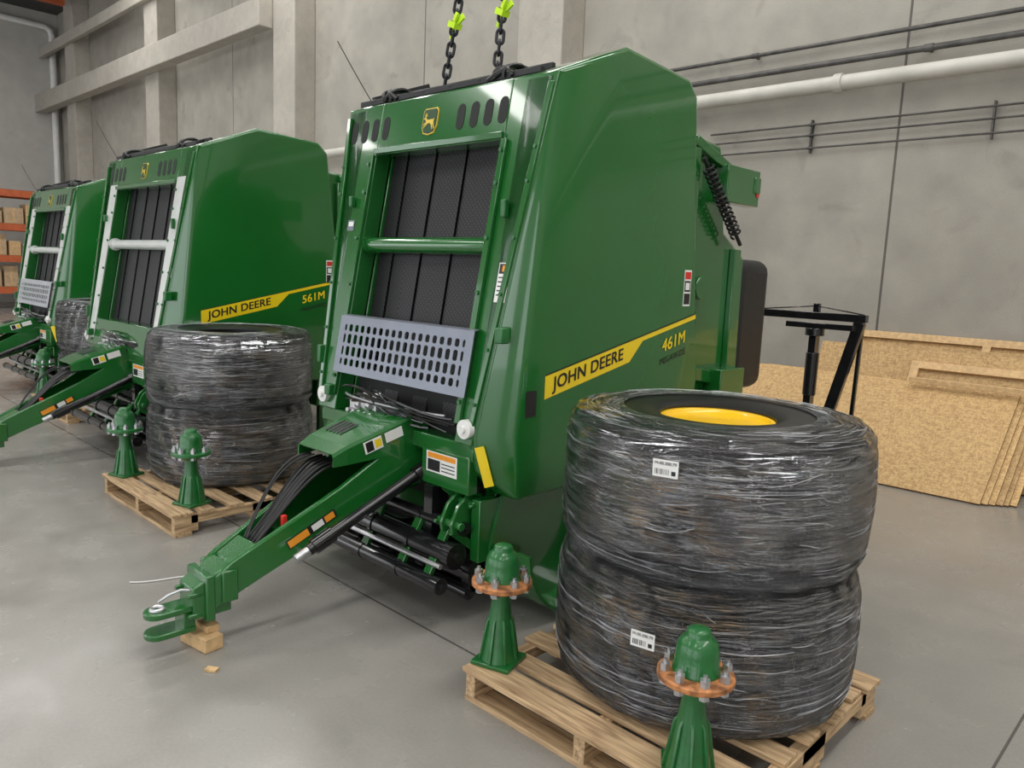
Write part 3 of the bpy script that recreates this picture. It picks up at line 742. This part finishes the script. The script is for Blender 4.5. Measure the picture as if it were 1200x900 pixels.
    for s in (-1,1):
        b=MB().bb(s*xx,s*(xx+.05),1.62,1.70,.6,2.4); b.bb(s*xx,s*(xx+.09),1.95,2.35,2.12,2.34); b.bb(s*xx,s*(xx+.12),2.0,2.3,.85,1.1); b.bb(s*xx,s*(xx+.04),2.2,2.28,.95,1.85)
        b.beam((s*(xx+.03),1.65,2.44),(s*(xx+.03),2.2,2.28),.04,.06); b.beam((s*(xx+.03),1.7,1.1),(s*(xx+.03),2.3,1.0),.04,.08)
        b.cyl((s*xx,1.8,1.6),(s*(xx+.06),1.8,1.6),.07); b.bb(s*(xx+.08),s*(xx+.1),2.28,2.35,2.2,2.3)
        make('tailgate_rib',b,GREEN,tgo,bevel=.006)
        b=MB().bb(s*(xx+.091),s*(xx+.095),2.31,2.345,2.18,2.30)
        make('reflector',b,RED,tgo,smooth=False,label='small red reflector')
    for s in (-1,1):
        p0=V((s*(xx+.08),1.72,2.30));p1=V((s*(xx+.08),2.12,1.93)); d=(p1-p0); L=d.length; d.normalize(); a=d.cross(X).normalized(); pts=[]
        for k in range(15*12+1):
            an=2*math.pi*k/12; pts.append(p0+d*L*k/(180)+a*.032*math.cos(an)+X*.032*math.sin(an))
        b=MB().tube(pts,.007,6).tube([p0-d*.06,p1+d*.08],.012,8)
        make('coil_spring',b,BLK,tgo,label='black coil tension spring')
    b=MB().bb(-.60-e,.60+e,2.43,2.90,.90,1.80)
    make('rear_guard',b,BLK,tgo,bevel=.09,seg=4,label='black rounded rubber guard')
    for s in (-1,1):
        b=MB().bb(s*(.55+e),s*(.60+e),1.5,1.62,0,.5); b.bb(s*(.5+e),s*(.66+e),1.4,1.75,0,.03)
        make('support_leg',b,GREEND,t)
    # ---------------- tongue
    yzb=[(-.95,.17),(-.95,.30),(-.86,.37),(-.36,.62),(-.10,.78),(.22,.85),(.22,.60),(-.05,.56),(-.72,.275)]
    def rx(y): return .06+(max(-.97,min(.22,y))+.97)/1.19*.13
    b=MB()
    for s in (-1,1):
        b.loft([(s*rx(y),y,z) for y,z in yzb],[(s*(rx(y)+.03),y,z) for y,z in yzb])
    b.slab([(-rx(y),y,z) for y,z in ((-.95,.17),(-.72,.27))]+[(rx(y),y,z) for y,z in ((-.72,.27),(-.95,.17))],(0,0,.02))
    b.slab([(-.08,-.72,.275),(.08,-.72,.275),(.19,.2,.61),(-.19,.2,.61)],(0,0,.02))
    b.slab([(-rx(-.86),-.86,.345),(rx(-.86),-.86,.345),(rx(-.74),-.74,.405),(-rx(-.74),-.74,.405)],(0,0,.015))
    b.loft([(-.07,-1.02,.14),(.07,-1.02,.14),(.07,-1.02,.28),(-.07,-1.02,.28)],[(-.088,-.86,.15),(.088,-.86,.15),(.088,-.86,.36),(-.088,-.86,.36)])
    b.bb(-.10,.10,-.975,-.935,.13,.33).bb(-.115,-.09,-.91,-.84,.2,.34).bb(.09,.115,-.91,-.84,.2,.34)
    b.bb(-.075,.075,-.62,-.59,.34,.45)
    tn=make('tongue',b,GREEN,t,bevel=.008)
    b=MB()
    for z in (.175,.085):
        pts=[(-.055,-1.0),(-.055,-1.09)]+[(.0+.055*math.cos(a),-1.14+.055*math.sin(a)) for a in [math.pi+math.pi*k/10 for k in range(11)]]+[(.055,-1.09),(.055,-1.0)]
        b.slab([(x,y,z) for x,y in pts],(0,0,.026))
    b.bb(-.05,.05,-1.05,-1.0,.09,.20)
    for x in (-.065,.065):
        for z in (.16,.25): b.cyl((x,-.98,z),(x,-1.04,z),.012,n=6)
    make('hitch_clevis',b,GREEN,tn,bevel=.005)
    b=MB().torus((0,-1.14,.205),.024,.009,mi=0).tube([(.04,-1.0,.26),(.02,-1.05,.27),(-.03,-1.08,.24),(-.04,-1.12,.215)],.006)
    make('hitch_ring',b,STEEL,tn)
    # cover: boxy flat-faced shroud
    b=MB()
    def shell(y,z,w,h): return [(-w,y,z-h),(-w,y,z-.014),(-w+.012,y,z),(w-.012,y,z),(w,y,z-.014),(w,y,z-h)]
    secs=[shell(-.40,.785,.155,.06),shell(-.33,.82,.168,.09),shell(-.02,.92,.195,.17),shell(.12,.93,.195,.17)]
    for A,B in zip(secs[:-1],secs[1:]):
        n=6; b.add([V(p) for p in A+B],[(i,i+1,n+i+1,n+i) for i in range(5)])
    cvo=make('tongue_cover',b,GREEN,t,fix=False,smooth=False); sd=cvo.modifiers.new('s','SOLIDIFY'); sd.thickness=.008; sd.offset=-1
    tcv=V((0,.31,.100)).normalized()
    b=MB(); o=V((-.02,-.27,.8405))
    for i in range(5): b.card(o,X,tcv,-.10+i*.03,.00,-.085+i*.03,.11,.005,0)
    make('cover_vents',b,BLK,cvo,smooth=False,label='black cooling slots',kind='stuff')
    b=MB(); o=V((0.02,.0,.9215)); b.card(o,X,V((0,.14,.010)),-.13,.0,.13,.11,.003,1); b.card(o,X,V((0,.14,.010)),-.12,.01,.12,.10,.004,0)
    make('instruction_plate',b,[BLK,GALV],cvo,smooth=False,label='dark instruction plate')
    b=MB(); o=V((.186,-.15,.825)); Rr=V((.08,1,.30)).normalized(); Ur=V((0,-.30,1)).normalized()
    b.card(o,Rr,Ur,-.10,-.030,.0,.030,.003,0); b.card(o,Rr,Ur,.02,-.02,.12,.03,.003,1); b.card(o,Rr,Ur,-.09,-.025,-.05,.025,.0036,2); b.card(o,Rr,Ur,-.04,-.02,-.005,.02,.0036,3)
    make('cover_decal',b,[WHITE,WHITE,BLK,YEL],cvo,smooth=False,label='white and yellow instruction decal',kind='stuff')
    b=MB(); yd=-.50; o=V((rx(yd)+.0325,yd,.452)); Rr=V((.11,1,.50)).normalized(); Ur=V((0,-.45,.9)).normalized()
    b.card(o,Rr,Ur,-.13,-.022,.13,.022,.001,0); b.card(o,Rr,Ur,-.125,-.018,-.02,.018,.0016,1); b.card(o,Rr,Ur,.0,-.016,.06,.016,.0016,2); b.card(o,Rr,Ur,.07,-.016,.12,.016,.0016,1)
    make('tongue_decal',b,[BLK,ORG,WHITE],tn,smooth=False,label='orange and white warning decal strip')
    for i in range(10):
        x=-.10+.018*i
        a=V((x,-.30,.72-.01*(i%2))); d=V((x*.5,-.72+.02*(i%3),.40+.008*(i%3)))
        b=MB().tube(bez(a,a+V((-.01,-.14,.01)),d+V((-.02,.18,.14+.02*(i%3))),d,14),.0072,8)
        make('hydraulic_hose',b,BLK,tn)
    for i in range(2):
        b=MB().tube(bez((-.10+.03*i,-.36,.74),(-.13,-.5,.76-.03*i),(-.09,-.62,.58),(-.03+.02*i,-.74,.42)),.005,6); make('control_cable',b,BLK,tn)
    make('hose_handle',MB().bb(.035,.055,-.60,-.575,.46,.51),RED,tn,bevel=.004)
    # drive shaft
    p0=V((.265,.16,.72));p1=V((.215,-.56,.385))
    b=MB().cyl(p0,p1,.028,n=24).cyl(p0+(p1-p0)*.05,p0+(p1-p0)*.22,.040,n=24).cyl(p0+(p1-p0)*.84,p0+(p1-p0)*.97,.038,n=24)
    make('drive_shaft',b,BLKG,t,label='black guarded drive shaft')
    b=MB().cyl(p1,p1+(p1-p0).normalized()*.07,.022,n=12).beam(p1+V((0,0,-.02)),(.13,-.56,.36),.02,.02)
    make('shaft_yoke',b,STEEL,t,bevel=.003)
    b=MB().cyl((.36,-.05,.28),(.36,.35,.32),.05,n=20).bb(.33,.39,.0,.1,.3,.62); make('jack_tube',b,BLKG,t)
    return t
baler(-3.12,2.31,0,'large green round baler with silver guard, hanging chains attached','461M')
baler(-6.90,2.31,.15,'wide green round baler with reflections painted on its front columns behind wrapped tires','561M',guard=False,hs=.99,white=True,mshift=-.06,dz=.08)
baler(-10.65,2.6,.10,'green round baler at the far end of the row','561M',hs=.95,white=True)

bl=thing('wood_block',(-3.10,1.345,0),'pale timber offcut propping up the tongue hitch','wood block')
make('timber',MB().box((0,-.0,.032),(.19,.085,.062),Matrix.Rotation(.15,3,'Z')).box((0,.03,.079),(.10,.06,.03)),PALE,bl,bevel=.003)
for i,(x,y) in enumerate(((-10.65,1.62),(-6.9,1.35))):
    b=thing('wood_block',(x,y,0),'pale timber offcut under a baler hitch','wood block'); make('timber',MB().box((0,0,.04),(.2,.10,.075)),PALE,b,bevel=.003)
make('wood_chip',MB().box((-2.86,1.28,.006),(.05,.03,.01),Matrix.Rotation(.6,3,'Z')),PALE,label='small pale wood chip on the concrete floor',category='wood chip')

# ------------------------------------------------------------------ chains
def chain(p,q,label,ft):
    p=V(p);q=V(q); d=(q-p); L=d.length; d.normalize(); n=int(L/.052); b=MB()
    a=d.cross(Y).normalized(); c=d.cross(a); a2=(a+c).normalized(); c2=(a-c).normalized()
    for i in range(n):
        ctr=d*(i+.5)*L/n; s=a2 if i%2 else c2; pts=[]
        hl=.019; w=.017
        for k in range(8): an=math.pi*k/7; pts.append(ctr+d*(hl+w*math.sin(an))+s*w*math.cos(an))
        for k in range(8): an=math.pi+math.pi*k/7; pts.append(ctr+d*(-hl+w*math.sin(an))+s*w*math.cos(an))
        b.tube(pts,.0082,6,0,True)
    t=thing('lifting_chain',p,label,'chain','lifting chains')
    make('chain_links',b,CHAIN,t)
    o=d*L*ft
    m=MB().box(o,(.055,.05,.03),Matrix.Rotation(.4,3,'Y')).box(o+V((.04,0,.02)),(.06,.012,.03),Matrix.Rotation(-.5,3,'Y')).box(o+V((-.03,.01,-.03)),(.018,.012,.06),Matrix.Rotation(.3,3,'Y')).box(o+V((.03,-.02,.03)),(.02,.012,.045),Matrix.Rotation(.6,3,'Y'))
    make('chain_tag',m,LIME,t,label='lime green fabric tag')
chain((-3.23,2.74,2.595),(-3.0,2.80,3.9),'dark steel lifting chain with lime tag above the baler',.23)
chain((-2.84,2.74,2.60),(-2.90,2.96,4.6),'dark steel lifting chain with lime tag above the baler',.15)

b=MB().tube(bez((-3.95,1.35,.006),(-3.85,1.45,.006),(-3.9,1.6,.006),(-3.75,1.75,.006)),.004,5)
make('film_scrap',b,WHITE,label='thin scrap of clear film on the floor',category='plastic film')

# ------------------------------------------------------------------ lights
def area(name,loc,size,sy,power,rot=(0,0,0),col=(1,1,1)):
    l=bpy.data.lights.new(name,'AREA'); l.shape='RECTANGLE'; l.size=size; l.size_y=sy; l.energy=power; l.color=col
    o=bpy.data.objects.new(name,l); COL.objects.link(o); o.location=loc; o.rotation_euler=rot; return o
for x in (-20,-13,-6.5,0,5):
    for y in (-5,1.5,5.5):
        area('ceiling_lamp',(x,y,9.0),.9,4.5,190,col=(1,.985,.955))
w=bpy.data.worlds.new('World'); SC.world=w; w.use_nodes=True
bg=w.node_tree.nodes['Background']; bg.inputs[0].default_value=(.94,.97,1,1); bg.inputs[1].default_value=2.8

# ------------------------------------------------------------------ camera
rho,p,yaw=[math.radians(a) for a in (2.4,8.3,44.)]
Fw=V((-math.sin(yaw)*math.cos(p),math.cos(yaw)*math.cos(p),-math.sin(p)))
U0=V((-math.sin(yaw)*math.sin(p),math.cos(yaw)*math.sin(p),math.cos(p)))
R0=V((math.cos(yaw),math.sin(yaw),0))
R=R0*math.cos(rho)+U0*math.sin(rho); U=R0*-math.sin(rho)+U0*math.cos(rho)
cam=bpy.data.cameras.new('Camera'); co=bpy.data.objects.new('Camera',cam); COL.objects.link(co)
M=Matrix((R,U,-Fw)).transposed().to_4x4(); M.translation=V((0,0,1.65)); co.matrix_world=M
cam.sensor_width=36; cam.lens=27; cam.clip_start=.05; cam.clip_end=200
SC.camera=co
